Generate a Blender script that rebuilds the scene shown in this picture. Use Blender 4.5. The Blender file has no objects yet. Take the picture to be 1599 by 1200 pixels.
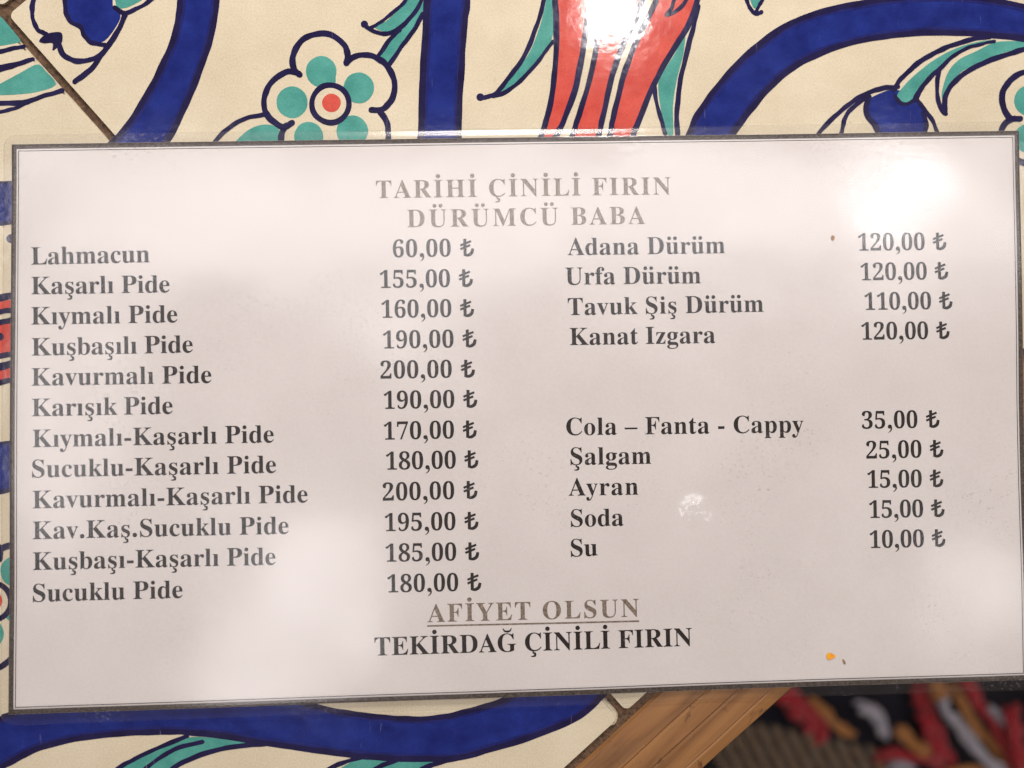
import bpy, math, random
import numpy as np
from mathutils import Vector, Matrix, noise, geometry
random.seed(7)
SC = bpy.context.scene
COL = SC.collection
MM = 0.001

# ------------------------------------------------------------------ camera
FPX, IMW, IMH = 1400.0, 1599.0, 1200.0
CAM_ROT = (math.radians(1.29), math.radians(-1.958), math.radians(-1.122))
CAM_POS = Vector((-9.63, 2.53, 192.48)) * MM
cam = bpy.data.cameras.new('camera')
camo = bpy.data.objects.new('camera', cam)
COL.objects.link(camo)
camo.location = CAM_POS
camo.rotation_euler = CAM_ROT
cam.sensor_width = 36.0
cam.lens = 36.0 * FPX / IMW
cam.clip_start = 0.005
cam.clip_end = 20.0
cam.dof.use_dof = True
cam.dof.focus_distance = 0.1930
cam.dof.aperture_fstop = 6.0
SC.camera = camo
CR = np.array(camo.rotation_euler.to_matrix())
CP = np.array(CAM_POS)

def P(px, py, z=0.0):
    """photo pixel -> point on the horizontal plane at height z (metres)"""
    d = CR @ np.array([(px - 799.5) / FPX, -(py - 600.0) / FPX, -1.0])
    t = (z - CP[2]) / d[2]
    return CP + d * t

# ------------------------------------------------------------------ world, lamps, exposure
w = bpy.data.worlds.new('World'); SC.world = w; w.use_nodes = True
bg = w.node_tree.nodes['Background']
bg.inputs[0].default_value = (1.0, 0.70, 0.48, 1)
bg.inputs[1].default_value = 0.15

def mirror_dir(px, py):
    p = P(px, py); d = p - CP; d = d / np.linalg.norm(d); d[2] = -d[2]
    return p, d
def lamp(name, px, py, height, radius, power, color):
    """round lamp placed so that its mirror image falls at that pixel"""
    p, d = mirror_dir(px, py)
    pos = Vector(p + d * (height / d[2]))
    L = bpy.data.lights.new(name, 'AREA'); L.shape = 'DISK'; L.size = radius * 2
    L.energy = power; L.color = color
    o = bpy.data.objects.new(name, L); COL.objects.link(o); o.location = pos
    o.rotation_euler = (Vector((0, 0, 0)) - pos).to_track_quat('-Z', 'Y').to_euler()
    return o
def panel(name, px0, py0, px1, py1, height, radiance, color):
    """added rectangular light, unseen itself, whose mirror image covers that pixel rectangle"""
    (a, da), (b, db) = mirror_dir(px0, py0), mirror_dir(px1, py1)
    a, b = a + da * (height / da[2]), b + db * (height / db[2])
    L = bpy.data.lights.new(name, 'AREA'); L.shape = 'RECTANGLE'; L.size, L.size_y = abs(b[0] - a[0]), abs(b[1] - a[1])
    L.energy = radiance * math.pi * L.size * L.size_y; L.color = color
    o = bpy.data.objects.new(name, L); COL.objects.link(o); o.location = Vector((a + b) / 2)
    return o
lamp('ceiling_or_fill_lamp', 1388, 312, 1.10, 0.031, 0.42, (1.0, 0.97, 0.98))
lamp('ceiling_or_fill_lamp', 962, 20, 1.10, 0.030, 1.2, (1.0, 0.95, 0.92))
lamp('ceiling_or_fill_lamp', 800, -420, 0.29, 0.08, 1.65, (1.0, 0.925, 0.865))  # added fill lamp, low and out of view, for brightness fading towards the bottom
# added unseen panels, one long strip and smaller ones, for pale glare on the card
panel('added_glare_panel', 20, 250, 1600, 430, 1.30, 6.6, (1.0, 0.965, 1.0))
panel('added_glare_panel', 40, 520, 190, 880, 1.30, 7.0, (1.0, 0.96, 0.985))
panel('added_glare_panel', 340, 790, 590, 1050, 1.30, 8.0, (1.0, 0.96, 0.985))
panel('added_glare_panel', 1420, 830, 1580, 980, 1.30, 7.5, (1.0, 0.96, 0.985))
panel('added_glare_panel', 560, 470, 760, 560, 1.30, 5.0, (1.0, 0.96, 0.985))
SC.view_settings.view_transform = 'Standard'
SC.view_settings.look = 'None'
SC.view_settings.exposure = 0.12
SC.view_settings.gamma = 1.0
SC.view_settings.use_curve_mapping = False
SC.cycles.max_bounces = 8
SC.cycles.transparent_max_bounces = 12

# ------------------------------------------------------------------ material helpers
class NT:
    def __init__(s, name):
        s.m = bpy.data.materials.new(name); s.m.use_nodes = True
        s.t = s.m.node_tree; s.t.nodes.clear()
        s.out = s.n('ShaderNodeOutputMaterial')
    def n(s, kind, **kw):
        nd = s.t.nodes.new(kind)
        for k, v in kw.items(): setattr(nd, k, v)
        return nd
    def l(s, a, b): s.t.links.new(a, b)
    def coord(s): return s.n('ShaderNodeTexCoord').outputs['Object']
    def noise(s, scale, detail=3, rough=0.55, vec=None, dist=0.0):
        nd = s.n('ShaderNodeTexNoise'); nd.inputs['Scale'].default_value = scale
        nd.inputs['Detail'].default_value = detail; nd.inputs['Roughness'].default_value = rough
        nd.inputs['Distortion'].default_value = dist
        s.l(vec if vec is not None else s.coord(), nd.inputs['Vector']); return nd.outputs['Fac']
    def ramp(s, fac, stops):
        nd = s.n('ShaderNodeValToRGB'); e = nd.color_ramp.elements
        while len(e) < len(stops): e.new(0.5)
        for el, (p, c) in zip(e, stops):
            el.position = p; el.color = tuple(c) + (1,) if len(c) == 3 else c
        s.l(fac, nd.inputs[0]); return nd.outputs[0]
    def math(s, op, a, b=None):
        nd = s.n('ShaderNodeMath', operation=op)
        for i, v in enumerate((a, b)):
            if v is None: continue
            if isinstance(v, (int, float)): nd.inputs[i].default_value = v
            else: s.l(v, nd.inputs[i])
        return nd.outputs[0]
    def mix(s, fac, a, b, blend='MIX'):
        nd = s.n('ShaderNodeMix', data_type='RGBA', blend_type=blend)
        for i, v in ((0, fac), (6, a), (7, b)):
            if isinstance(v, (int, float)): nd.inputs[i].default_value = v
            elif isinstance(v, tuple): nd.inputs[i].default_value = v + (1,) if len(v) == 3 else v
            else: s.l(v, nd.inputs[i])
        return nd.outputs[2]
    def bump(s, h, strength, dist):
        nd = s.n('ShaderNodeBump'); nd.inputs['Strength'].default_value = strength
        nd.inputs['Distance'].default_value = dist; s.l(h, nd.inputs['Height']); return nd.outputs[0]
    def bsdf(s, color, rough=0.5, normal=None, spec=0.5, sheen=0):
        b = s.n('ShaderNodeBsdfPrincipled')
        if isinstance(color, tuple): b.inputs['Base Color'].default_value = color + (1,)
        else: s.l(color, b.inputs['Base Color'])
        if isinstance(rough, (int, float)): b.inputs['Roughness'].default_value = rough
        else: s.l(rough, b.inputs['Roughness'])
        b.inputs['Specular IOR Level'].default_value = spec
        if sheen: b.inputs['Sheen Weight'].default_value = sheen
        if normal is not None: s.l(normal, b.inputs['Normal'])
        s.l(b.outputs[0], s.out.inputs[0]); return b

def glaze(name, c_lo, c_hi, scale=180, speck=0.0):
    """painted, clear glazed ceramic; colour pools a little unevenly"""
    t = NT(name)
    a = t.noise(scale, 4, 0.6)
    c = t.ramp(a, [(0.3, c_lo), (0.72, c_hi)])
    g = t.noise(2600, 2, 0.6)
    c = t.mix(0.35, c, t.ramp(g, [(0.3, (0.35,) * 3), (0.7, (0.66,) * 3)]), 'OVERLAY')
    if speck:
        sp = t.noise(420, 3, 0.7)
        c = t.mix(t.math('MULTIPLY', t.ramp(sp, [(0.66, (0, 0, 0)), (0.76, (1, 1, 1))]), speck), c, (0.25, 0.2, 0.12))
    mp = t.n('ShaderNodeMapping'); t.l(t.coord(), mp.inputs[0]); mp.inputs['Scale'].default_value = (1500, 130, 1); mp.inputs['Rotation'].default_value = (0, 0, 0.9)
    sc_ = t.ramp(t.noise(1.0, 3, 0.6, mp.outputs[0], 0.4), [(0.66, (0,) * 3), (0.72, (1,) * 3)])
    wear = t.math('MULTIPLY', sc_, t.ramp(t.noise(35, 3), [(0.48, (0,) * 3), (0.65, (0.26,) * 3)]))
    c = t.mix(wear, c, (0.55, 0.52, 0.50))
    relief = t.math('ADD', t.noise(90, 3), t.math('MULTIPLY', t.noise(700, 2), 0.12))
    rough = t.ramp(t.noise(60, 4), [(0.3, (0.06,) * 3), (0.7, (0.12,) * 3)])
    t.bsdf(c, rough, t.bump(relief, 0.14, 0.0005), 0.5)
    return t.m
M = {}
M['cream'] = glaze('cream_glaze', (0.53, 0.465, 0.335), (0.62, 0.555, 0.42), 55, 0.35)
M['blue'] = glaze('cobalt_glaze', (0.006, 0.013, 0.115), (0.014, 0.029, 0.20), 170)
M['navy'] = glaze('navy_glaze', (0.008, 0.007, 0.035), (0.016, 0.014, 0.065), 200)
M['indigo'] = glaze('indigo_glaze', (0.009, 0.011, 0.085), (0.016, 0.022, 0.14), 200)
M['teal'] = glaze('turquoise_glaze', (0.045, 0.22, 0.19), (0.09, 0.33, 0.28), 160)
M['red'] = glaze('coral_red_glaze', (0.44, 0.05, 0.038), (0.57, 0.095, 0.07), 160)

def make_materials():
    t = NT('grout')
    n = t.noise(900, 4, 0.7)
    t.bsdf(t.ramp(n, [(0.3, (0.025, 0.014, 0.008)), (0.68, (0.17, 0.095, 0.05))]), 0.9, t.bump(n, 0.8, 0.0006)); M['grout'] = t.m
    t = NT('oiled_wood')
    co = t.coord(); mp = t.n('ShaderNodeMapping'); t.l(co, mp.inputs[0]); mp.inputs['Scale'].default_value = (18, 260, 260)
    g = t.noise(1.0, 6, 0.6, mp.outputs[0], 0.6)
    c = t.ramp(g, [(0.25, (0.12, 0.052, 0.020)), (0.48, (0.24, 0.112, 0.040)), (0.8, (0.34, 0.168, 0.060))])
    sp = t.noise(160, 3, 0.6, co, 0.8)
    c = t.mix(t.ramp(sp, [(0.62, (0, 0, 0)), (0.72, (0.85,) * 3)]), c, (0.07, 0.03, 0.015))
    t.bsdf(c, 0.42, t.bump(g, 0.3, 0.0003)); M['wood'] = t.m
    t = NT('matte_paper')
    n = t.noise(40, 3); f = t.noise(1800, 3, 0.7)
    c = t.ramp(n, [(0.3, (0.565, 0.53, 0.512)), (0.7, (0.615, 0.58, 0.562))])
    c = t.mix(0.12, c, t.ramp(f, [(0.3, (0.3,) * 3), (0.7, (0.7,) * 3)]), 'OVERLAY')
    t.bsdf(c, 0.9, None, 0.1); M['paper'] = t.m
    def ink(name, lo, hi, stops, scale):
        t = NT(name); n = t.noise(scale, 4, 0.75)
        t.bsdf(t.ramp(n, [(stops[0], lo), (stops[1], hi)]), 0.8, None, 0.1); return t.m
    M['ink'] = ink('black_toner', (0.004, 0.0025, 0.002), (0.024, 0.016, 0.013), (0.42, 0.75), 1500)
    M['ink_brown'] = ink('faded_brown_toner', (0.09, 0.066, 0.048), (0.29, 0.235, 0.185), (0.36, 0.70), 1700)
    M['ink_border'] = ink('speckled_border_toner', (0.018, 0.013, 0.011), (0.12, 0.095, 0.08), (0.35, 0.72), 2200)
    # clear laminating film: see-through, thin haze of scuffs, glossy skin
    t = NT('laminating_film')
    tr = t.n('ShaderNodeBsdfTransparent'); tr.inputs[0].default_value = (0.985, 0.985, 0.985, 1)
    df = t.n('ShaderNodeBsdfDiffuse'); 
    scuff = t.noise(130, 5, 0.7, None, 0.5)
    smear = t.noise(1500, 3, 0.75)
    grime = t.math('MULTIPLY', t.ramp(t.noise(28, 3, 0.6), [(0.52, (0,) * 3), (0.66, (1,) * 3)]),
                   t.ramp(smear, [(0.57, (0,) * 3), (0.70, (1,) * 3)]))
    t.l(t.mix(grime, (0.8, 0.79, 0.8), (0.22, 0.16, 0.12)), df.inputs[0])
    hz = t.n('ShaderNodeMixShader')
    t.l(t.math('ADD', t.math('MULTIPLY', grime, 0.30), t.math('ADD', t.math('MULTIPLY', scuff, 0.014), 0.004)), hz.inputs[0])
    t.l(tr.outputs[0], hz.inputs[1]); t.l(df.outputs[0], hz.inputs[2])
    b1 = t.bump(t.math('ADD', t.noise(320, 4, 0.65, None, 0.6), t.math('MULTIPLY', t.noise(1300, 3, 0.6), 0.2)), 0.035, 0.0004)
    g1 = t.n('ShaderNodeBsdfGlossy'); g1.inputs['Roughness'].default_value = 0.15; t.l(b1, g1.inputs['Normal'])
    g2 = t.n('ShaderNodeBsdfGlossy'); g2.inputs['Roughness'].default_value = 0.30; t.l(b1, g2.inputs['Normal'])
    gm = t.n('ShaderNodeMixShader'); gm.inputs[0].default_value = 0.24
    t.l(g1.outputs[0], gm.inputs[1]); t.l(g2.outputs[0], gm.inputs[2])
    lw = t.n('ShaderNodeLayerWeight'); lw.inputs[0].default_value = 0.5
    fr = t.math('ADD', t.math('MULTIPLY', t.math('POWER', lw.outputs['Facing'], 5.0), 0.9), 0.05)
    mx = t.n('ShaderNodeMixShader'); t.l(fr, mx.inputs[0]); t.l(hz.outputs[0], mx.inputs[1]); t.l(gm.outputs[0], mx.inputs[2])
    t.l(mx.outputs[0], t.out.inputs[0]); M['film'] = t.m
    for nm, c in (('mustard', (0.62, 0.27, 0.015)), ('brown_stain', (0.22, 0.13, 0.06)), ('oil_stain', (0.66, 0.58, 0.40))):
        t = NT(nm + '_smear'); n = t.noise(900, 3)
        t.bsdf(t.ramp(n, [(0.3, c), (0.7, tuple(min(1, v * 1.5) for v in c))]), 0.35); M[nm] = t.m
    def yarn(name, c):
        t = NT(name); n = t.noise(600, 4, 0.7)
        t.bsdf(t.ramp(n, [(0.25, tuple(v * 0.55 for v in c)), (0.7, c)]), 0.95, t.bump(n, 0.9, 0.0008), 0.1, 0.3); M[name] = t.m
    yarn('red_wool', (0.38, 0.018, 0.026)); yarn('orange_wool', (0.44, 0.18, 0.045)); yarn('white_wool', (0.42, 0.40, 0.45))
    yarn('dark_cloth', (0.010, 0.009, 0.016)); yarn('brown_wool', (0.23, 0.15, 0.085)); yarn('black_wool', (0.02, 0.014, 0.012))
    t = NT('dark_floor'); n = t.noise(20, 4)
    t.bsdf(t.ramp(n, [(0.3, (0.02, 0.015, 0.012)), (0.7, (0.05, 0.04, 0.03))]), 0.7); M['floor'] = t.m
make_materials()

# ------------------------------------------------------------------ object helpers
def obj(name, verts, faces, mat, parent=None, smooth=False, origin=None):
    me = bpy.data.meshes.new(name)
    me.from_pydata([tuple(v) for v in verts], [], faces); me.materials.append(mat)
    if smooth: me.polygons.foreach_set('use_smooth', [True] * len(me.polygons))
    me.update()
    o = bpy.data.objects.new(name, me); COL.objects.link(o)
    if parent is not None: o.parent = parent
    return o
def empty(name, label, cat, loc=(0, 0, 0)):
    o = bpy.data.objects.new(name, None); COL.objects.link(o); o.empty_display_size = 0.02
    o.location = loc; o['label'] = label; o['category'] = cat
    return o
def catmull(pts, n=8, closed=False):
    pts = [np.array(p, float) for p in pts]; out = []; N = len(pts)
    for i in range(N if closed else N - 1):
        if closed: a, b, c, d = pts[i - 1], pts[i], pts[(i + 1) % N], pts[(i + 2) % N]
        else:
            b, c = pts[i], pts[i + 1]
            a = pts[i - 1] if i else 2 * b - c
            d = pts[i + 2] if i + 2 < N else 2 * c - b
        for k in range(n):
            t = k / n
            out.append(0.5 * (2 * b + (c - a) * t + (2 * a - 5 * b + 4 * c - d) * t * t + (3 * b - a - 3 * c + d) * t ** 3))
    if not closed: out.append(pts[-1])
    return out
def tess(poly):
    vs = [Vector((p[0], p[1], 0)) for p in poly]
    return [f for f in geometry.tessellate_polygon([vs])]
def up(verts, faces):
    out = []
    for f in faces:
        a, b, c = (np.array(verts[i]) for i in f[:3])
        out.append(tuple(f) if np.cross(b - a, c - a)[2] >= 0 else tuple(reversed(f)))
    return out
ZL = [0]
def lift(base):
    """every painted piece a few microns above the one before, so no two share a plane"""
    ZL[0] += 1
    return (base + 0.0006 * (ZL[0] % 40)) * MM
def wob(i, amp):  # slight unevenness of a brush edge
    return amp * (noise.noise(Vector((i * 0.23, ZL[0] * 3.7, 0.5))))
def fill(name, pts, mat, parent, n=6, z=0.02, smooth=True):
    c = catmull(pts, n, True) if smooth else [np.array(p, float) for p in pts]
    z = lift(z); vs = [P(p[0], p[1], z) for p in c]
    fs = up(vs, tess(c))
    return obj(name, vs, fs, M[mat], parent)
def band(name, left, right, mat, parent, z=0.02, n=8):
    def res(pts, K=48):
        c = np.array(catmull(pts, n)); s = np.r_[0, np.cumsum(np.linalg.norm(np.diff(c, axis=0), axis=1))]
        q = np.linspace(0, s[-1], K); return np.stack([np.interp(q, s, c[:, 0]), np.interp(q, s, c[:, 1])], 1)
    a, b = res(left), res(right); z = lift(z)
    vs = [P(p[0], p[1], z) for p in a] + [P(p[0], p[1], z) for p in b]; K = len(a)
    return obj(name, vs, up(vs, [(i, i + 1, K + i + 1, K + i) for i in range(K - 1)]), M[mat], parent)
def stroke(pts, width, parent, mat='navy', z=0.06, name='painted_outline', n=8, taper=(1, 1)):
    c = np.array(catmull(pts, n)); K = len(c)
    t = np.gradient(c, axis=0); t /= np.linalg.norm(t, axis=1)[:, None] + 1e-9
    nr = np.stack([-t[:, 1], t[:, 0]], 1); z = lift(z)
    L = np.linspace(0, 1, K); wd = width * (taper[0] + (taper[1] - taper[0]) * L)
    L_, R_ = [], []
    for i in range(K):
        L_.append(c[i] + nr[i] * (wd[i] / 2 + wob(i, 1.3))); R_.append(c[i] - nr[i] * (wd[i] / 2 + wob(i + 77, 1.3)))
    def cap(ce, d, r): 
        return [ce + r * np.array([math.cos(a) * d[0] - math.sin(a) * d[1], math.sin(a) * d[0] + math.cos(a) * d[1]])
                for a in np.linspace(-math.pi / 2, math.pi / 2, 7)]
    e = cap(c[-1], t[-1], wd[-1] / 2)[1:-1]; s = cap(c[0], -t[0], wd[0] / 2)[1:-1]
    vs = L_ + R_; fs = [(i, i + 1, K + i + 1, K + i) for i in range(K - 1)]
    k = len(vs); vs += e; fs.append(tuple([2 * K - 1] + list(range(k, k + len(e))) + [K - 1]))
    k = len(vs); vs += s; fs.append(tuple([0] + list(range(k, k + len(s))) + [K]))
    vs = [P(p[0], p[1], z) for p in vs]
    return obj(name, vs, up(vs, fs), M[mat], parent)
def disc(name, cx, cy, r, mat, parent, z=0.03, r_in=0, n=40):
    z = lift(z); k = ZL[0]
    ring = lambda rr, s: [P(cx + rr * (1 + 0.03 * noise.noise(Vector((math.cos(a) * 1.5, math.sin(a) * 1.5, k + s)))) * math.cos(a),
                            cy + rr * (1 + 0.03 * noise.noise(Vector((math.cos(a) * 1.5, math.sin(a) * 1.5, k + s)))) * math.sin(a), z)
                          for a in np.linspace(0, 2 * math.pi, n, endpoint=False)]
    vs = ring(r, 0)
    if r_in:
        vs += ring(r_in, 5); fs = [(i, (i + 1) % n, n + (i + 1) % n, n + i) for i in range(n)]
    else: fs = [tuple(range(n))]
    return obj(name, vs, up(vs, fs), M[mat], parent)

# ------------------------------------------------------------------ floor
fl = obj('floor', [(-3, -3, -0.74), (3, -3, -0.74), (3, 3, -0.74), (-3, 3, -0.74)], [(0, 1, 2, 3)], M['floor'])
fl['kind'] = 'structure'

# ------------------------------------------------------------------ tiled table
table = empty('tiled_table', 'table top of cream ceramic tiles painted with cobalt vines, framed by a wooden rim', 'table', (0, 0, -0.735))
def part(o): o.matrix_parent_inverse = Matrix.Translation((0, 0, 0.735)); return o
S0, S1 = P(4, 27), P(975, 1121)
ua = (S1 - S0) / np.linalg.norm(S1 - S0)          # along the joint, towards the rim
ub = np.array([-ua[1], ua[0], 0.0])               # across it
if ub[0] < 0: ub = -ub
TL = 0.200; G = 0.00040
def tile(corner, name='tile'):
    """200 mm tile with rounded corners and eased edges; corner = its corner with smallest along/across"""
    r0, n = 0.0022, 6; ring = []
    for cx, cy, a0 in ((TL - r0, TL - r0, 0), (r0, TL - r0, 90), (r0, r0, 180), (TL - r0, r0, 270)):
        for k in range(n + 1):
            a = math.radians(a0 + 90 * k / n); ring.append((cx, cy, math.cos(a), math.sin(a)))
    full = []
    for q in range(4):
        full += ring[q * (n + 1):(q + 1) * (n + 1)]
        a_, b_ = ring[q * (n + 1) + n], ring[((q + 1) % 4) * (n + 1)]
        full += [(a_[0] + (b_[0] - a_[0]) * k / 90, a_[1] + (b_[1] - a_[1]) * k / 90, a_[2], a_[3]) for k in range(1, 90)]
    ring = full
    m = len(ring); vs = []; fs = []
    prof = [(r0 - 0.0008, 0.0), (r0 - 0.00055, -0.00006), (r0 - 0.0003, -0.0002), (r0 - 0.0001, -0.00045), (r0, -0.0009), (r0, -0.008)]
    for j, (rr, z) in enumerate(prof):
        for i, (cx, cy, ca, sa) in enumerate(ring):
            if j: rr += 0.00016 * noise.noise(Vector((cx * 420, cy * 420, corner[0] * 90 + j * .4))) + 0.0002 * min(0, noise.noise(Vector((cx * 150, cy * 150, corner[0] * 50))) + 0.25)
            p = corner + ua * (cx + rr * ca) + ub * (cy + rr * sa); vs.append((p[0], p[1], z))
    for j in range(len(prof) - 1):
        for i in range(m):
            fs.append((j * m + i, j * m + (i + 1) % m, (j + 1) * m + (i + 1) % m, (j + 1) * m + i))
    fs.append(tuple(range(m)))
    o = obj(name, vs, fs, M['cream'], table, True); part(o)
    bpy_edges = o.data
    for p_ in bpy_edges.polygons:
        if len(p_.vertices) > 4: p_.use_smooth = False
    return o
tileA = tile(S1 - ua * TL + ub * G)
tileB = tile(S1 - ua * TL - ub * (TL + G))
tileC = tile(S1 - ua * (2 * TL + 2 * G) + ub * G)
tileD = tile(S1 - ua * (2 * TL + 2 * G) - ub * (TL + G))
tileA['label'] = 'cream tile with a five petalled flower and coral tulip stems'
tileB['label'] = 'cream tile with a cobalt vine running past the rim'
def quadslab(name, pts, z0, z1, mat, parent):
    vs = [(p[0], p[1], z1) for p in pts] + [(p[0], p[1], z0) for p in pts]; n = len(pts)
    fs = [tuple(range(n)), tuple(range(2 * n - 1, n - 1, -1))] + [(i, i + n, (i + 1) % n + n, (i + 1) % n) for i in range(n)]
    return obj(name, vs, fs, M[mat], parent)
edge0 = S1 + ua * 0.0012
g = quadslab('grout_bed', [edge0 - ub * 0.21, edge0 + ub * 0.21, edge0 + ub * 0.21 - ua * 0.42, edge0 - ub * 0.21 - ua * 0.42][::1], -0.02, -0.0009, 'grout', table); part(g)
# wooden rim: swept profile with shallow grooves, along ub
RW = 0.0232
prof = [(0.0, -0.02), (0.0, -0.0009), (0.0006, -0.0002), (0.0075, -0.0001), (0.0079, -0.00055), (0.0084, -0.0001), (0.0128, -0.00015), (0.0132, -0.0006), (0.0137, -0.0002),
        (0.0185, -0.0004), (0.0189, -0.0009), (0.0194, -0.0006), (0.0222, -0.0012), (RW, -0.003), (RW, -0.024), (0.0, -0.024)]
NS = 90; vs = []; fs = []
d2 = (P(1242, 1075) - P(1105, 1200)); d2 /= np.linalg.norm(d2)
for k in range(NS + 1):
    s = -0.23 + 0.46 * k / NS
    for (q, z) in prof:
        q = q * 0.84
        jit = 0.00025 * noise.noise(Vector((s * 60, q * 900, 1.0)))
        skew = 1 + 0.35 * s * (1.0 if q > 0.004 else 0)
        p = edge0 + ub * s + ua * (q * skew + jit); vs.append((p[0], p[1], z + 0.00012 * noise.noise(Vector((s * 90, q * 400, 4)))))
m = len(prof)
for k in range(NS):
    for i in range(m):
        j = (i + 1) % m; fs.append((k * m + i, (k + 1) * m + i, (k + 1) * m + j, k * m + j))
fs += [tuple(range(m)), tuple(NS * m + i for i in reversed(range(m)))]
rim = obj('wooden_rim', vs, fs, M['wood'], table); part(rim)
rot = Matrix(((ub[0], ua[0], 0, 0), (ub[1], ua[1], 0, 0), (0, 0, 1, 0), (0, 0, 0, 1)))
rim.data.transform(rot.inverted()); rim.matrix_parent_inverse = Matrix.Translation((0, 0, 0.735)) @ rot   # grain runs along the rim
for sx in (-0.17, 0.17):
    for sy in (-0.36, -0.03):
        c = edge0 + ub * sx + ua * sy
        lg = quadslab('leg', [c + ub * a * 0.02 + ua * b * 0.02 for a, b in ((-1, -1), (1, -1), (1, 1), (-1, 1))], -0.738, -0.02, 'wood', table); part(lg)

# ------------------------------------------------------------------ painted decoration (photo pixels on the tile plane)
A, B = tileA, tileB
def outlined_band(left, right, parent, wl=9, wr=9):
    band('painted_vine', left, right, 'blue', parent)
    l_, r_ = np.array(catmull(left, 4)), np.array(catmull(right, 4))
    for a_, b_, wd_ in ((l_, r_, wl), (r_, l_, wr)):       # pigment bleeding in from the outline
        d_ = np.array([b_[np.argmin(((b_ - q) ** 2).sum(1))] - q for q in a_]); d_ /= np.linalg.norm(d_, axis=1)[:, None]
        stroke([tuple(q) for q in (a_ + d_ * (wd_ * 0.55))], wd_ * 0.8, parent, 'indigo', 0.045, 'painted_vine', 2)
    stroke(left, wl, parent); stroke(right, wr, parent)
# -- tile A: left vine
outlined_band([(270, -90), (279, -45), (281, 0), (278, 30), (269, 65), (254, 100), (236, 137), (216, 170), (188, 209), (150, 245)],
              [(330, -90), (338, -45), (338, 0), (335, 30), (326, 70), (313, 107), (296, 150), (278, 190), (262, 220), (225, 262)], A)
outlined_band([(672, -80), (667, 0), (664, 50), (661, 100), (659, 150), (657, 210), (655, 260)],
              [(736, -80), (730, 0), (726, 38), (722, 88), (719, 138), (717, 210), (716, 260)], A, 10, 9)
# arc vine on the right
outlined_band([(1068, 235), (1077, 207), (1090, 177), (1115, 142), (1144, 108), (1178, 76), (1214, 49), (1252, 29), (1300, 14), (1350, 4), (1400, -3), (1460, -6), (1530, -2), (1600, 10), (1680, 34), (1760, 75)],
              [(1130, 240), (1147, 207), (1162, 185), (1187, 154), (1217, 123), (1253, 97), (1299, 77), (1348, 63), (1390, 56), (1446, 51), (1501, 52), (1556, 56), (1600, 61), (1640, 73), (1690, 98), (1740, 135)], A, 9, 9)
# flower builder, centred anywhere (pixels of the first flower)
def flower(dx, dy, parent, ang=0.0):
    ca, sa = math.cos(ang), math.sin(ang); C0 = np.array([516, 162])
    T = lambda pts: [(C0[0] + dx + ca * (x - C0[0]) - sa * (y - C0[1]), C0[1] + dy + sa * (x - C0[0]) + ca * (y - C0[1])) for x, y in pts]
    for pts in ([(468, 117), (459, 108), (457, 92), (462, 76), (475, 61), (493, 54), (512, 54), (528, 61), (539, 73), (543, 86), (541, 99)],
                [(541, 99), (551, 90), (567, 86), (585, 89), (600, 99), (611, 113), (616, 130), (614, 150), (606, 163), (596, 171), (580, 172)],
                [(592, 173), (601, 185), (606, 200), (606, 217), (598, 236), (580, 248), (560, 249), (543, 238)],
                [(466, 115), (451, 112), (436, 119), (422, 131), (414, 147), (412, 165), (417, 180), (428, 191), (442, 199), (456, 192)],
                [(448, 196), (440, 208), (440, 224), (450, 240), (470, 250), (492, 250), (512, 240), (528, 228)]):
        stroke(T(pts), 9.5, parent, n=6)
    for x, y, r in ((501.5, 112, 24), (560, 137.5, 24), (456, 160, 24.5), (482, 213, 22.5), (550, 205, 24.5)):
        (x, y), = T([(x, y)]); disc('painted_dot', x, y, r, 'teal', parent)
    fill('painted_dot', T([(494, 118), (520, 112), (523, 132), (505, 136)]), 'teal', parent)
    (x, y), = T([(516, 162.5)])
    disc('painted_ring', x, y, 33.5, 'navy', parent, 0.06); disc('painted_centre', x, y, 24.8, 'cream', parent, 0.09); 
    disc('painted_dot', x + 1.5, y - 1.5, 14.5, 'red', parent, 0.12)
flower(0, 0, A)
# teal leaf at the flower's foot
fill('painted_leaf', [(360, 235), (372, 217), (390, 202), (410, 195), (428, 197), (438, 207), (436, 222), (420, 240)], 'teal', A)
stroke([(322, 238), (340, 216), (360, 198), (385, 185), (412, 179)], 7, A)
# leafy stem above the flower
fill('painted_leaf', [(586, 44), (602, 34), (620, 18), (636, -2), (650, -25), (662, -20), (655, 5), (640, 27), (624, 42), (606, 50)], 'teal', A)
band('painted_stem', [(593, 90), (611, 63), (628, 46), (645, 27), (658, 5)], [(606, 100), (624, 76), (643, 50), (658, 25), (664, 0)], 'teal', A, 0.03)
stroke([(569, 38), (580, 48), (597, 53), (615, 50), (630, 39), (642, 26), (655, 8), (664, -14)], 7, A)
disc('painted_outline', 569, 38, 5.6, 'navy', A, 0.06)
stroke([(577, 44), (588, 39), (602, 29), (617, 17), (632, 2), (645, -18)], 5.5, A)
stroke([(590, 88), (609, 62), (624, 47)], 7, A); stroke([(607, 101), (626, 75), (645, 49), (660, 22)], 7, A)
# tapering leaf left of the tulip
fill('painted_leaf', [(781, 144), (801, 119), (825, 85), (840, 50), (851, 10), (856, -30), (866, -20), (865, 38), (860, 66), (845, 90), (824, 115), (803, 136)], 'teal', A)
stroke([(752, 153), (767, 150), (780, 140), (800, 115), (820, 85), (835, 50), (846, 14), (855, -30)], 7, A)
disc('painted_outline', 750, 152, 6, 'navy', A, 0.06)
stroke([(770, 150), (790, 144), (812, 127), (835, 103), (852, 81), (863, 65)], 7, A, taper=(1.1, .8))
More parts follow.
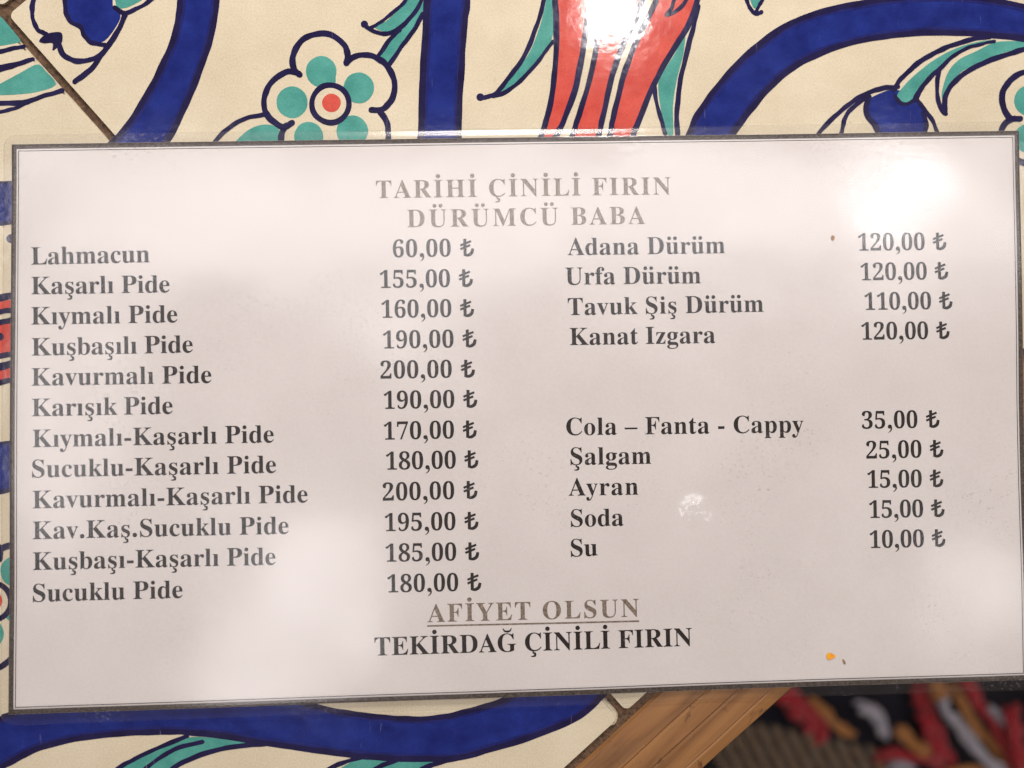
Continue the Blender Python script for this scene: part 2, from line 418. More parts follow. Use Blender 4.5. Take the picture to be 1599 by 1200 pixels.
# coral tulip stems
s1 = [(872, -60), (866, -20), (867, 0), (869, 37), (868, 88), (864, 137), (855, 180), (846, 211), (835, 250)]
s2 = [(930, -60), (924, -20), (920, 0), (916, 37), (909, 87), (898, 140), (880, 190), (870, 209), (850, 250)]
s3 = [(944, -60), (941, -20), (938, 0), (934, 50), (926, 100), (915, 145), (901, 190), (894, 211), (880, 250)]
s4 = [(1025, -60), (1010, -20), (1003, 0), (992, 30), (977, 62), (962, 100), (950, 145), (940, 190), (936, 207), (926, 250)]
s5 = [(1050, -60), (1034, -20), (1025, 0), (1010, 32), (993, 67), (978, 105), (967, 145), (957, 187), (954, 207), (945, 250)]
s6 = [(1105, -60), (1096, -20), (1089, 0), (1076, 38), (1056, 70), (1036, 104), (1018, 138), (996, 193), (990, 208), (975, 250)]
for a, b in ((s1, s2), (s3, s4), (s5, s6)): band('painted_tulip', a, b, 'red', A)
for s in (s1, s2, s3, s4, s5, s6): stroke(s, 9, A)
fill('painted_tulip', [(957, -12), (972, -14), (973, 16), (963, 27), (951, 32), (954, 14)], 'navy', A, z=0.06)
stroke([(1041, 24), (1050, 10), (1055, -8)], 6, A); stroke([(1041, 24), (1060, 15), (1074, -2)], 6, A)
# leaf right of the tulip
fill('painted_leaf', [(1028, 130), (1040, 106), (1056, 80), (1070, 50), (1067, 85), (1057, 125), (1051, 165), (1051, 210), (1041, 208), (1032, 172)], 'teal', A)
stroke([(1022, 134), (1025, 160), (1032, 185), (1039, 209)], 6.5, A)
stroke([(1090, 10), (1081, 50), (1071, 88), (1062, 130), (1057, 175), (1058, 215)], 8, A)
stroke([(1160, -25), (1166, 0), (1172, 14), (1181, 22), (1189, 19)], 6.5, A); stroke([(1200, -20), (1191, 0), (1185, 10), (1181, 18)], 5.5, A)
fill('painted_leaf', [(1165, -25), (1172, 2), (1179, 14), (1186, 2), (1194, -22)], 'teal', A, z=0.02)
# leaves and bud under the arc vine
fill('painted_leaf', [(1401, 150), (1412, 134), (1429, 117), (1457, 95), (1490, 77), (1525, 66), (1556, 63), (1512, 77), (1482, 94), (1457, 115), (1440, 135), (1427, 153), (1413, 160)], 'teal', A, z=0.035)
fill('painted_leaf', [(1471, 143), (1480, 114), (1497, 94), (1525, 80), (1556, 66), (1600, 64), (1650, 58), (1640, 68), (1600, 75), (1567, 83), (1534, 96), (1501, 113), (1480, 136), (1472, 155)], 'teal', A)
fill('painted_bud', [(1357, 157), (1372, 147), (1398, 140), (1425, 152), (1436, 162), (1445, 186), (1446, 215), (1425, 240), (1385, 236), (1368, 200), (1354, 178)], 'blue', A)
stroke([(1396, 140), (1407, 123), (1425, 106), (1446, 90), (1468, 79), (1490, 70), (1523, 61), (1545, 58)], 8, A)
stroke([(1430, 154), (1441, 135), (1455, 119), (1468, 107), (1486, 90), (1508, 76), (1532, 69), (1553, 65)], 8, A, taper=(1.1, .6))
stroke([(1398, 150), (1404, 159), (1415, 163), (1428, 156)], 6, A)
stroke([(1468, 109), (1463, 131), (1465, 156), (1471, 173), (1477, 178)], 7, A)
stroke([(1475, 174), (1477, 149), (1490, 129), (1512, 111), (1545, 95), (1578, 84), (1600, 77), (1650, 62)], 8, A)
stroke([(1268, 225), (1283, 203), (1307, 179), (1331, 159), (1355, 146), (1379, 138), (1402, 136)], 7.5, A)
stroke([(1312, 215), (1316, 197), (1322, 180), (1337, 164), (1355, 152)], 6.5, A)
stroke([(1357, 152), (1352, 168), (1356, 184), (1367, 197), (1376, 218)], 9, A)
stroke([(1431, 154), (1444, 172), (1457, 190), (1465, 210)], 6.5, A); stroke([(1442, 176), (1447, 196), (1442, 216)], 7, A)
flower(1660 - 516, 188 - 162, A, 0.5)
# bud near the tile corner
fill('painted_bud', [(101, -30), (101, 0), (103, 20), (112, 35), (125, 41), (129, 53), (141, 64), (160, 66), (176, 50), (188, 28), (184, 18), (176, 8), (172, -30)], 'blue', A)
stroke([(101, -30), (101, 0), (103, 21), (111, 35), (125, 42), (131, 55), (143, 67), (163, 70)], 7, A)
stroke([(58, -30), (52, 0), (50, 15), (52, 32), (60, 47), (73, 54)], 7, A)
fill('painted_leaf', [(61, 64), (73, 53), (95, 51), (97, 65), (90, 74), (82, 79), (82, 68), (68, 68)], 'navy', A, z=0.06)
stroke([(91, 68), (99, 86), (115, 95), (135, 95), (154, 88), (170, 72)], 7.5, A, taper=(1.2, .9))
stroke([(195, 24), (185, 47), (172, 67), (157, 88), (140, 110), (117, 128)], 8.5, A)
fill('painted_leaf', [(184, -20), (182, 10), (194, 13), (212, 6), (235, -10), (240, -30)], 'teal', A, z=0.03)
stroke([(179, 12), (195, 21), (215, 13), (236, 0), (260, -20)], 7, A)
# -- tile B, beside the joint
fill('painted_leaf', [(-30, 8), (0, 26), (10, 36), (31, 62), (28, 67), (0, 72), (-30, 74)], 'teal', B)
fill('painted_leaf', [(-40, 150), (0, 131), (30, 115), (58, 101), (72, 112), (87, 132), (62, 143), (25, 148), (-40, 150)], 'teal', B)
stroke([(-40, 90), (0, 81), (20, 76), (37, 73)], 7, B); stroke([(-40, 120), (0, 107), (25, 101), (51, 93)], 9, B, taper=(1.4, .8))
stroke([(-40, 160), (0, 162), (37, 160), (70, 150), (97, 142)], 8, B); stroke([(-40, 182), (0, 175), (20, 170), (45, 160)], 6, B)
# left margin: vine, tulip stems, vine, flower
outlined_band([(-60, 288), (-20, 287), (0, 286), (40, 282), (90, 270)], [(-60, 352), (0, 350), (40, 346), (90, 338)], B, 5, 5)
disc('painted_outline', 17, 373, 7, 'navy', B)
def flow(y, dy=-9): return [(-70, y + 2 - dy * 2), (0, y), (25, y + dy * .6), (70, y + dy * 2)]
for y0, y1 in ((472, 484), (508, 553), (578, 594)): band('painted_tulip', flow(y0), flow(y1), 'red', B)
for y, wd in ((466, 10), (488, 8), (504, 9), (557, 8), (573, 12), (598, 9)): stroke(flow(y), wd, B)
disc('painted_outline', 0, 526, 6, 'navy', B, 0.06)
outlined_band([(-60, 700), (0, 693), (40, 688), (90, 680)], [(-60, 775), (0, 769), (40, 760), (90, 745)], B, 6, 6)
flower(-12 - 516, 940 - 162, B, 2.2)
# bottom vine with its leaves
up_e = [(-90, 1190), (-40, 1150), (0, 1124), (14, 1116), (60, 1100), (200, 1085), (400, 1082), (490, 1102), (525, 1111), (562, 1116), (612, 1121), (655, 1123), (700, 1118), (737, 1109), (775, 1098), (800, 1087), (850, 1060)]
lo_e = [(-60, 1260), (-30, 1225), (0, 1200), (25, 1186), (62, 1168), (100, 1158), (150, 1150), (212, 1145), (262, 1143), (300, 1145), (350, 1150), (400, 1159), (450, 1166), (500, 1173), (550, 1180), (600, 1184), (687, 1186), (725, 1182), (762, 1172), (812, 1157), (862, 1139), (900, 1122), (930, 1098), (944, 1082)]
outlined_band(up_e, lo_e, B, 8, 9)
fill('painted_leaf', [(175, 1215), (214, 1187), (252, 1168), (294, 1152), (345, 1154), (392, 1162), (340, 1170), (300, 1184), (272, 1202), (255, 1225), (215, 1240)], 'teal', B, z=0.03)
stroke([(150, 1228), (185, 1200), (212, 1185), (250, 1167), (292, 1150)], 7, B); stroke([(214, 1214), (230, 1199), (250, 1183), (280, 1167), (316, 1159)], 7, B)
stroke([(255, 1215), (275, 1197), (300, 1184), (337, 1172), (375, 1165), (415, 1161)], 8, B)
fill('painted_leaf', [(505, 1225), (540, 1195), (570, 1186), (640, 1186), (688, 1189), (660, 1202), (635, 1222), (590, 1240)], 'teal', B, z=0.03)
stroke([(490, 1220), (515, 1200), (540, 1190), (572, 1181)], 7, B); stroke([(572, 1215), (588, 1200), (612, 1190), (634, 1184)], 7, B)
stroke([(640, 1215), (662, 1200), (685, 1192), (712, 1185)], 8, B)

for t_ in (tileA, tileB):
    for ch in t_.children: ch.matrix_parent_inverse = Matrix.Translation((0, 0, 0.735)).inverted() @ Matrix.Translation((0, 0, 0.735))

# ------------------------------------------------------------------ laminated menu card
Q = [P(22, 228), P(1586, 207), P(1603, 1059), P(18, 1113)]     # paper corners TL TR BR BL
menu = empty('laminated_menu', 'laminated white price list with black serif print lying on the painted tiles', 'menu', (0, 0, 0))
CW = np.linalg.norm(Q[1] - Q[0]); CH = np.linalg.norm(Q[3] - Q[0])
def card(u, v):     # u,v in 0..1 (v down)
    return (1 - v) * ((1 - u) * Q[0] + u * Q[1]) + v * ((1 - u) * Q[3] + u * Q[2])
def hgt(x, y):      # the card does not lie quite flat
    X, Y = x / MM, y / MM
    return MM * (1.0 + 0.52 * noise.noise(Vector((X / 44, Y / 44, 5.3))) + 0.13 * noise.noise(Vector((X / 17, Y / 17, 1.7))))
def onto(p, dz):
    return (p[0], p[1], hgt(p[0], p[1]) + dz * MM)
def grid_sheet(name, nu, nv, mat, parent, dz, fn, thick, extra=None):
    vs = []; fs = []
    for j in range(nv + 1):
        for i in range(nu + 1):
            p = fn(i / nu, j / nv); q = onto(p, dz)
            if extra: q = (q[0], q[1], q[2] + extra(p))
            vs.append(q)
    I = lambda i, j: j * (nu + 1) + i
    for j in range(nv):
        for i in range(nu): fs.append((I(i, j), I(i, j + 1), I(i + 1, j + 1), I(i + 1, j)))
    if thick:
        bd = [I(i, 0) for i in range(nu)] + [I(nu, j) for j in range(nv)] + [I(nu - i, nv) for i in range(nu)] + [I(0, nv - j) for j in range(nv)]
        k = len(vs); vs += [(vs[b][0], vs[b][1], vs[b][2] - thick * MM) for b in bd]; n = len(bd)
        fs += [(bd[i], bd[(i + 1) % n], k + (i + 1) % n, k + i) for i in range(n)]
    return obj(name, vs, fs, M[mat], parent, True)
paper = grid_sheet('paper_sheet', 110, 62, 'paper', menu, 0, card, 0.12)
# film with rounded corners, wider than the paper
FM = (1.8, 2.1, 1.9, 2.3)   # left, top, right, bottom margins in mm
def film_uv(u, v):
    x = -FM[0] + u * (CW / MM + FM[0] + FM[2]); y = -FM[1] + v * (CH / MM + FM[1] + FM[3])
    x0, x1, y0, y1, r = -FM[0], CW / MM + FM[2], -FM[1], CH / MM + FM[3], 3.0
    cx = min(max(x, x0 + r), x1 - r); cy = min(max(y, y0 + r), y1 - r)
    if x != cx and y != cy:
        dx, dy = x - cx, y - cy; m_ = max(abs(dx), abs(dy)); l_ = math.hypot(dx, dy)
        x, y = cx + dx * m_ / l_, cy + dy * m_ / l_
    return card(x * MM / CW, y * MM / CH)
dent = [(P(1082, 796), 4.4, 0.45), (P(1060, 822), 9.0, 0.28), (P(1388, 312), 24.0, 0.035), (P(980, 222), 7.0, 0.07)]
def crumple(p):
    e = 0.0
    for c, r, a in dent:
        d = math.hypot(p[0] - c[0], p[1] - c[1]) / MM / r
        if d < 1 and a > 0.3: e += 0.42 * (1 - d * d) ** 2
        if d < 1: e += a * (1 - d * d) ** 2 * abs(noise.noise(Vector((p[0] * 620, p[1] * 620, 3))) + 0.5 * noise.noise(Vector((p[0] * 1400, p[1] * 1400, 8))))
    # sealed margin round the paper bends down to the table
    w_ = np.linalg.solve(np.array([(Q[1] - Q[0])[:2], (Q[3] - Q[0])[:2]]).T, (p - Q[0])[:2])
    u, v = w_; d = max(-u * CW, (u - 1) * CW, -v * CH, (v - 1) * CH, 0) / MM
    return (e - 0.45 * min(1, d / 2.0) ** 1.4) * MM
film = grid_sheet('plastic_film', 460, 262, 'film', menu, 0.13, film_uv, 0.07, crumple)

# printed frame: thick speckled line, then a hairline
def frame_line(i0, i1, mat, dz, name='border_line'):
    """ring between two insets (mm) from the paper edge"""
    N = 90; sides = []
    def at(x, y): return card(x * MM / CW, y * MM / CH)
    Wm, Hm = CW / MM, CH / MM
    for s in range(4):
        vs = []
        for k in range(N + 1):
            t = k / N
            for ii in (i0, i1):
                if s == 0: q = (ii + t * (Wm - 2 * ii), ii)
                elif s == 1: q = (Wm - ii, ii + t * (Hm - 2 * ii))
                elif s == 2: q = (Wm - ii - t * (Wm - 2 * ii), Hm - ii)
                else: q = (ii, Hm - ii - t * (Hm - 2 * ii))
                vs.append(onto(at(*q), dz))
        obj(name, vs, up(vs, [(2 * k, 2 * k + 2, 2 * k + 3, 2 * k + 1) for k in range(N)]), M[mat], paper)
frame_line(0.03, 1.02, 'ink_border', 0.03)
frame_line(1.36, 1.50, 'ink', 0.03)

# ------------------------------------------------------------------ lettering: bold roman glyph shapes from Blender's own font
def bold(c):
    if 'A' <= c <= 'Z': return chr(0x1D400 + ord(c) - 65)
    if 'a' <= c <= 'z': return chr(0x1D41A + ord(c) - 97)
    if '0' <= c <= '9': return chr(0x1D7CE + ord(c) - 48)
    return c
_tc = bpy.data.curves.new('glyph', 'FONT'); _to = bpy.data.objects.new('glyph', _tc); COL.objects.link(_to)
def raw(s):
    _tc.body = s; _tc.resolution_u = 5
    dg = bpy.context.evaluated_depsgraph_get(); dg.update()
    ev = _to.evaluated_get(dg); me = ev.to_mesh()
    V = [(v.co.x, v.co.y) for v in me.vertices]; F = [tuple(p.vertices) for p in me.polygons]
    ev.to_mesh_clear(); return V, F
def xmax(s): return max(v[0] for v in raw(s)[0])
I_MAX = xmax(bold('I'))
Hv, _ = raw(bold('H')); CAP = max(v[1] for v in Hv)
def gdisc(cx, cy, r, n=14):
    return [(cx + r * math.cos(2 * math.pi * k / n), cy + r * math.sin(2 * math.pi * k / n)) for k in range(n)], [tuple(range(n))]
def gstroke(pts, ws):
    c = np.array(catmull(pts, 5)); K = len(c); t = np.gradient(c, axis=0); t /= np.linalg.norm(t, axis=1)[:, None]
    nr = np.stack([-t[:, 1], t[:, 0]], 1); wd = np.interp(np.linspace(0, 1, K), np.linspace(0, 1, len(ws)), ws)[:, None] / 2
    V = [tuple(p) for p in np.vstack([c + nr * wd, c - nr * wd])]
    return V, [(i, K + i, K + i + 1, i + 1) for i in range(K - 1)]
def joinp(parts):
    V, F = [], []
    for v, f in parts:
        k = len(V); V += list(v); F += [tuple(i + k for i in q) for q in f]
    return V, F
def undot(V, F):
    """drop the dot of an i: keep only faces below it"""
    xh = 0.55 * CAP / 0.66
    keep = [f for f in F if min(V[i][1] for i in f) < 0.74 * CAP]
    return V, keep
def box(x0, y0, x1, y1): return [(x0, y0), (x1, y0), (x1, y1), (x0, y1)], [(0, 1, 2, 3)]
CACHE = {}
def glyph(ch):
    if ch in CACHE: return CACHE[ch]
    base = {'ş': 's', 'Ş': 'S', 'Ç': 'C', 'ç': 'c', 'ı': 'i', 'ü': 'u', 'Ü': 'U', 'İ': 'I', 'Ğ': 'G'}.get(ch, ch)
    k = CAP / 0.662
    if ch == ' ': g_ = ([], [], 0.25 * k)
    elif ch == '.': g_ = gdisc(0.125 * k, 0.075 * k, 0.085 * k) + (0.25 * k,)
    elif ch == ',':
        v, f = joinp([gdisc(0.125 * k, 0.07 * k, 0.082 * k), gstroke([(0.18 * k, 0.06 * k), (0.185 * k, -0.03 * k), (0.14 * k, -0.11 * k), (0.06 * k, -0.165 * k)], [0.05 * k, 0.06 * k, 0.04 * k, 0.015 * k])]); g_ = (v, f, 0.25 * k)
    elif ch == '-': g_ = box(0.04 * k, 0.17 * k, 0.29 * k, 0.275 * k) + (0.333 * k,)
    elif ch == '–': g_ = box(0.0, 0.20 * k, 0.5 * k, 0.265 * k) + (0.5 * k,)
    elif ch == '₺':
        v, f = joinp([box(0.17 * k, 0.02 * k, 0.29 * k, 0.68 * k),
                      gstroke([(0.23 * k, 0.045 * k), (0.36 * k, 0.05 * k), (0.48 * k, 0.13 * k), (0.53 * k, 0.30 * k)], [0.09 * k, 0.12 * k, 0.13 * k, 0.11 * k]),
                      gstroke([(0.05 * k, 0.42 * k), (0.25 * k, 0.50 * k), (0.47 * k, 0.585 * k)], [0.085 * k] * 3),
                      gstroke([(0.05 * k, 0.28 * k), (0.25 * k, 0.36 * k), (0.43 * k, 0.43 * k)], [0.085 * k] * 3)])
        g_ = (v, f, 0.60 * k)
    else:
        V, F = raw(bold(base)); F = up([(a, b, 0) for a, b in V], F)
        adv = xmax(bold(base) + bold('I')) - I_MAX
        x0, x1 = min(v[0] for v in V), max(v[0] for v in V); cx = (x0 + x1) / 2
        if base.isdigit():                       # narrower figures, as in the print
            V = [(v[0] * 0.90, v[1] * 0.985) for v in V]; adv *= 0.90
        if ch == 'ı': V, F = undot(V, F)
        P_ = [(V, F)]; yt = CAP
        if ch == 'İ': P_.append(gdisc(cx, yt + 0.14 * k, 0.085 * k))
        if ch in 'üÜ':
            y = (0.61 if ch == 'ü' else 0.80) * k
            P_ += [gdisc(cx - 0.115 * k, y, 0.075 * k), gdisc(cx + 0.115 * k, y, 0.075 * k)]
        if ch == 'Ğ': P_.append(gstroke([(cx - 0.14 * k, 0.86 * k), (cx - 0.08 * k, 0.765 * k), (cx + 0.02 * k, 0.74 * k), (cx + 0.12 * k, 0.765 * k), (cx + 0.18 * k, 0.86 * k)], [0.03 * k, 0.06 * k, 0.08 * k, 0.06 * k, 0.03 * k]))
        if ch in 'şŞÇç':
            P_.append(gstroke([(cx, 0.01 * k), (cx - 0.01 * k, -0.06 * k), (cx + 0.06 * k, -0.10 * k), (cx + 0.05 * k, -0.18 * k), (cx - 0.09 * k, -0.205 * k)], [0.05 * k, 0.05 * k, 0.085 * k, 0.075 * k, 0.03 * k]))
        V, F = joinp(P_); g_ = (V, F, adv)
    CACHE[ch] = g_; return g_
CAPMM = 26.8 / 7.27
def text(s, x0, y0, x1, y1, mat='ink', name='lettering', cap=CAPMM):
    p0, p1 = P(x0, y0, 0.001), P(x1, y1, 0.001)
    d = p1 - p0; Lg = np.linalg.norm(d); d /= Lg; nrm = np.array([-d[1], d[0], 0])
    sc = cap * MM / CAP; gl = [glyph(c) for c in s]
    xs0 = min(v[0] for v in gl[0][0]); last = gl[-1]; xend = max(v[0] for v in last[0])
    nat = (sum(g_[2] for g_ in gl[:-1]) + xend - xs0) * sc
    tr = (Lg - nat) / (len(s) - 1); sx = 1.0
    if tr < -0.05 * MM: sx = Lg / nat; tr = 0.0
    V, F = [], []; pen = -xs0 * sc * sx
    for i, g_ in enumerate(gl):
        k = len(V); pieces_z = 0.03 + 0.004 * (i % 2)
        jy = 0.05 * MM * noise.noise(Vector((i * 1.3, y0 * .1, 2)))
        for (a, b) in g_[0]:
            p = p0 + d * (pen + a * sc * sx) + nrm * (b * sc + jy * 0); V.append(onto(p, pieces_z))
        F += [tuple(q + k for q in f) for f in g_[1]]
        pen += g_[2] * sc * sx + tr
    used = sorted({i for f in F for i in f}); mp = {o_: n_ for n_, o_ in enumerate(used)}
    V = [V[i] for i in used]; F = [tuple(mp[i] for i in f) for f in F]
    return obj(name, V, up(V, F), M[mat], paper)
LINES = [
 ('Lahmacun', 49, 413.8, 234, 410), ('Kaşarlı Pide', 49, 460, 265, 457), ('Kıymalı Pide', 49, 507.3, 277, 503.8),
 ('Kuşbaşılı Pide', 50, 555.8, 301, 550.8), ('Kavurmalı Pide', 50, 602.7, 330, 598.3), ('Karışık Pide', 50.6, 650.5, 269.5, 646.5),
 ('Kıymalı-Kaşarlı Pide', 51.6, 698.8, 427.5, 691.3), ('Sucuklu-Kaşarlı Pide', 50.7, 746, 431, 738.8),
 ('Kavurmalı-Kaşarlı Pide', 51.6, 794.2, 480.6, 784.8), ('Kav.Kaş.Sucuklu Pide', 51.6, 842.3, 451, 833.9),
 ('Kuşbaşı-Kaşarlı Pide', 51.6, 890.5, 430.6, 882.3), ('Sucuklu Pide', 51.6, 940.2, 285, 934.2),
 ('Adana Dürüm', 886.3, 399, 1132.6, 395.5), ('Urfa Dürüm', 883, 445, 1095, 442.5), ('Tavuk Şiş Dürüm', 887, 492.6, 1193, 487),
 ('Kanat Izgara', 890, 539.3, 1117.6, 535.8), ('Cola – Fanta - Cappy', 884.4, 680, 1254.8, 675.5), ('Şalgam', 891, 726.4, 1016.8, 724.5),
 ('Ayran', 888, 774.5, 996.6, 772.6), ('Soda', 891.5, 823, 973.7, 821), ('Su', 891.5, 869.5, 933, 868)]
PRICES = [
 ('60,00 ₺', 613.8, 402.6, 740.7, 400.6), ('155,00 ₺', 593.5, 450.4, 738.9, 448.2), ('160,00 ₺', 596, 497, 740.7, 495), ('190,00 ₺', 598.5, 544.9, 744.5, 542.4),
 ('200,00 ₺', 594.4, 591.8, 742, 589.6), ('190,00 ₺', 599.7, 639, 745.6, 636.7), ('170,00 ₺', 599.7, 687, 744.9, 684.4), ('180,00 ₺', 603, 733.9, 747.5, 731.2),
 ('200,00 ₺', 597.9, 782.2, 746, 778.9), ('195,00 ₺', 601.2, 829.8, 747.5, 827.2), ('185,00 ₺', 602.4, 877.5, 748.6, 874.8), ('180,00 ₺', 605, 925.5, 752, 922.5),
 ('120,00 ₺', 1340, 392, 1478, 390.6), ('120,00 ₺', 1344, 438.3, 1481, 436.5), ('110,00 ₺', 1350, 484.5, 1487.7, 483), ('120,00 ₺', 1345, 531, 1483, 529.5),
 ('35,00 ₺', 1345.8, 670, 1467.4, 668), ('25,00 ₺', 1353, 716.6, 1473.7, 714.3), ('15,00 ₺', 1355, 762.4, 1473.7, 760.8), ('15,00 ₺', 1358, 809.5, 1475.8, 807.4), ('10,00 ₺', 1359, 856.6, 1477, 854)]
for a in LINES: text(*a)
for a in PRICES: text(*a, name='price')
for a in (('TARİHİ ÇİNİLİ FIRIN', 587.5, 310.3, 1047.8, 304), ('DÜRÜMCÜ BABA', 636, 355.7, 1007.8, 350), ('AFİYET OLSUN', 667.6, 972, 998, 963)):
    o = text(*a, mat='ink_brown', name='faded_lettering', cap=CAPMM * 1.02); o['label'] = 'faded brown capital lettering'
text('TEKİRDAĞ ÇİNİLİ FIRIN', 585, 1024, 1081, 1009, cap=CAPMM * 1.03)
def paper_poly(name, pts, mat, dz, parent, n=5, smooth=True):
    c = catmull(pts, n, True) if smooth else [np.array(p, float) for p in pts]
    vs = [onto(P(p[0], p[1], 0.001), dz) for p in c]
    return obj(name, vs, up(vs, tess(c)), M[mat], parent)
K = 40; us = []
for k in range(K + 1):
    x = 667 + 331 * k / K; y = 976.5 - 7.6 * k / K
    us += [onto(P(x, y, .001), 0.03), onto(P(x, y + 2.6, .001), 0.03)]
obj('underline', us, up(us, [(2 * k, 2 * k + 2, 2 * k + 3, 2 * k + 1) for k in range(K)]), M['ink_brown'], paper)
COL.objects.unlink(_to); bpy.data.objects.remove(_to)
# food marks on the film
paper_poly('stain', [(1291, 1024), (1295, 1020), (1301, 1022), (1306, 1025), (1301, 1029), (1296, 1031), (1292, 1029)], 'mustard', 0.17, film)
paper_poly('stain', [(1316, 1030), (1319, 1032), (1321, 1037), (1318, 1037)], 'brown_stain', 0.17, film)
paper_poly('stain', [(1297, 370), (1300, 368), (1303, 371), (1301, 376), (1298, 375)], 'brown_stain', 0.17, film)

# ------------------------------------------------------------------ seat cushion with woolen fringe, below the table edge
ZC = -0.20
cush = empty('kilim_cushion', 'dark woven seat cushion with red, orange and white wool fringe below the wooden rim', 'cushion', (0, 0, ZC - 0.06))
def cpart(o): o.matrix_parent_inverse = Matrix.Translation((0, 0, 0.06 - ZC)); return o
x0, y0, _ = P(1000, 1420, ZC); x1, y1, _ = P(1900, 800, ZC)
nx, ny = 40, 30; vs = []; fs = []
for j in range(ny + 1):
    for i in range(nx + 1):
        u, v = i / nx, j / ny
        e = min(u, 1 - u, v, 1 - v); z = ZC - 0.004 - 0.02 * max(0, 1 - e / 0.12) ** 2 + 0.003 * noise.noise(Vector((u * 6, v * 6, 0)))
        vs.append((x0 + (x1 - x0) * u, y0 + (y1 - y0) * v, z))
for j in range(ny):
    for i in range(nx): q = j * (nx + 1) + i; fs.append((q, q + 1, q + nx + 2, q + nx + 1))
bd = [i for i in range(nx)] + [nx + j * (nx + 1) for j in range(ny)] + [ny * (nx + 1) + nx - i for i in range(nx)] + [(ny - j) * (nx + 1) for j in range(ny)]
k = len(vs); vs += [(vs[b][0], vs[b][1], ZC - 0.06) for b in bd]
fs += [(bd[i], k + i, k + (i + 1) % len(bd), bd[(i + 1) % len(bd)]) for i in range(len(bd))]; fs.append(tuple(range(len(vs) - 1, k - 1, -1)))
cpart(obj('cushion_body', vs, fs, M['dark_cloth'], cush, True))
def tube(path, rad, twist=0.0, seg=10, lumps=0.12, n=7, ends=True):
    c = np.array(catmull(path, n)); Kc = len(c); t = np.gradient(c, axis=0); t /= np.linalg.norm(t, axis=1)[:, None]
    V, F = [], []; L = 0
    for i in range(Kc):
        if i: L += np.linalg.norm(c[i] - c[i - 1])
        a = np.cross(t[i], (0, 0, 1.0)); a /= np.linalg.norm(a) + 1e-9; b = np.cross(a, t[i])
        r = rad * (1 + lumps * noise.noise(Vector((L * 150, rad * 9000, 0))))
        if ends: r *= min(1, 0.35 + 1.2 * min(i, Kc - 1 - i) / 3)
        for k_ in range(seg):
            th = 2 * math.pi * k_ / seg
            rr = r * (1 + (0.16 * math.cos(3 * th + L * twist) if twist else 0))
            V.append(c[i] + rr * (math.cos(th) * a + math.sin(th) * b))
    for i in range(Kc - 1):
        for k_ in range(seg): F.append((i * seg + k_, i * seg + (k_ + 1) % seg, (i + 1) * seg + (k_ + 1) % seg, (i + 1) * seg + k_))
    F += [tuple(range(seg - 1, -1, -1)), tuple((Kc - 1) * seg + k_ for k_ in range(seg))]
    return V, F
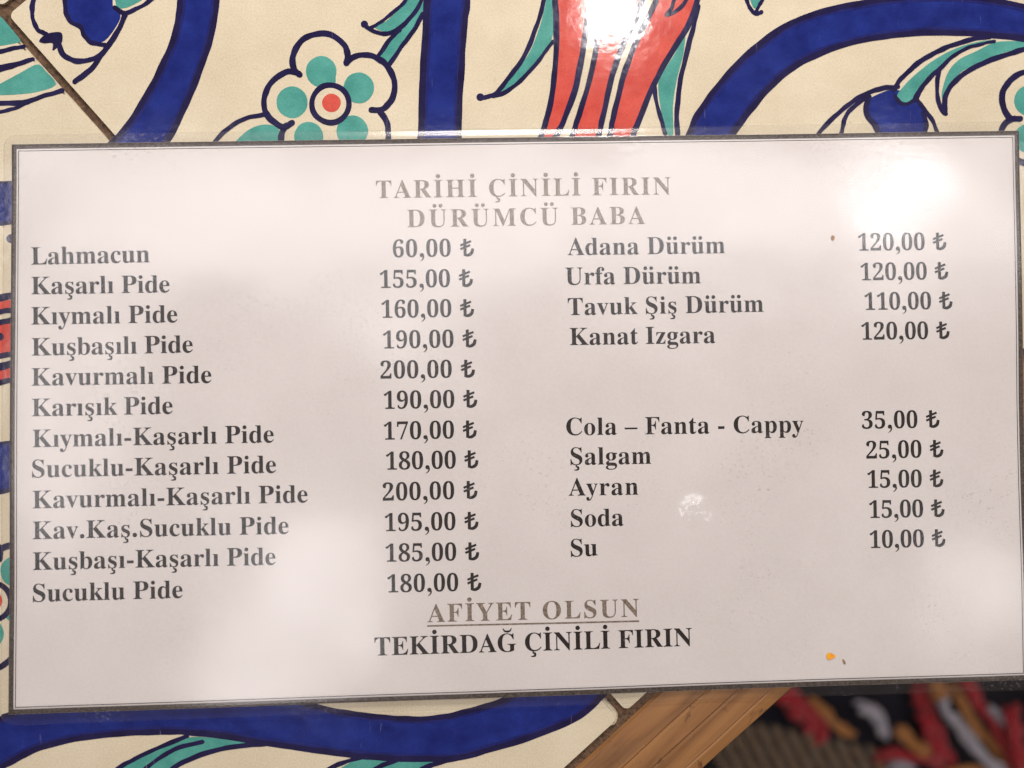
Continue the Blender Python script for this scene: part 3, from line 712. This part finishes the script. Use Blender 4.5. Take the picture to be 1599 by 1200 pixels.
CORDS = [('red_wool', [(1195, 1050), (1230, 1090), (1262, 1122), (1283, 1150)], 38), ('orange_wool', [(1262, 1088), (1290, 1115), (1312, 1135), (1336, 1152)], 17),
 ('white_wool', [(1340, 1107), (1362, 1110), (1374, 1130), (1386, 1152)], 20), ('orange_wool', [(1398, 1138), (1412, 1146), (1432, 1164), (1450, 1180)], 22),
 ('red_wool', [(1430, 1060), (1440, 1100), (1455, 1145), (1474, 1190), (1490, 1240)], 30), ('red_wool', [(1366, 1182), (1395, 1176), (1430, 1180), (1475, 1196)], 20),
 ('orange_wool', [(1458, 1058), (1465, 1080), (1476, 1096)], 24), ('white_wool', [(1470, 1092), (1488, 1120), (1512, 1152), (1552, 1196), (1580, 1230)], 23),
 ('orange_wool', [(1485, 1070), (1502, 1100), (1520, 1130), (1560, 1180), (1590, 1220)], 18), ('red_wool', [(1508, 1060), (1528, 1095), (1552, 1130), (1580, 1180), (1600, 1230)], 25),
 ('white_wool', [(1545, 1105), (1556, 1116), (1570, 1135)], 15), ('red_wool', [(1574, 1100), (1584, 1130), (1592, 1165), (1606, 1220)], 28), ('white_wool', [(1388, 1200), (1405, 1196), (1425, 1204)], 18),
 ('red_wool', [(1610, 1080), (1640, 1120), (1660, 1180)], 26), ('orange_wool', [(1480, 1205), (1530, 1208), (1570, 1240)], 20)]
for i, (mt, pts, wd) in enumerate(CORDS):
    zc = ZC + 0.004 + 0.0035 * (i % 4)
    r = wd / 2 / FPX * (CP[2] - zc)
    path = [P(x, y, zc + 0.002 * math.sin(j * 1.7 + i)) for j, (x, y) in enumerate(pts)]
    V, F = [], []; rnd = random.Random(i)
    for q in range(9):                                  # loosely spun strands of one cord
        a0 = rnd.uniform(0, 6.28); ro = r * (0.25 if q == 0 else rnd.uniform(0.5, 0.85)); sp_ = rnd.uniform(1.2, 2.4) * (1 if i % 2 else -1)
        cl = catmull(path, 5); cut = rnd.randint(0, 2)
        sub = [np.array(pp) + ro * np.array([math.cos(a0 + sp_ * k_ * .35), math.sin(a0 + sp_ * k_ * .35), 0.6 * math.sin(a0 * 2 + k_ * .5)]) for k_, pp in enumerate(cl[cut:len(cl) - rnd.randint(0, 2)])]
        v_, f_ = tube(sub, r * rnd.uniform(0.26, 0.42), 900, 7, 0.35, 2); b0 = len(V)
        V += list(v_); F += [tuple(x + b0 for x in ff) for ff in f_]
    cpart(obj('fringe_cord', V, F, M[mt], cush, True))
# ribbed weave
V, F = [], []; Vb, Fb = [], []
for k in range(27):
    ox = 1090 + k * 11
    top = 1128 + 0.24 * max(0, ox - 1190) + (0 if ox > 1150 else (1150 - ox) * 0.8)
    pth = [(ox - 10 + 0.52 * (y - 1120) + 1.5 * math.sin(y * .2 + k), y) for y in np.arange(top, 1290, 12)]
    v, f = tube([P(x, y, ZC + 0.002 + 0.0006 * math.sin(i_ * 1.9 + k * 2)) for i_, (x, y) in enumerate(pth)], 0.0016, 700, 6, 0.3, 3)
    tgt = (V, F) if k % 2 else (Vb, Fb); b0 = len(tgt[0]); tgt[0].extend(v); tgt[1].extend(tuple(q + b0 for q in f_) for f_ in f)
for (v, f, mt) in ((V, F, 'brown_wool'), (Vb, Fb, 'black_wool')):
    o = cpart(obj('woven_ribs', v, f, M[mt], cush, True)); o['kind'] = 'stuff'
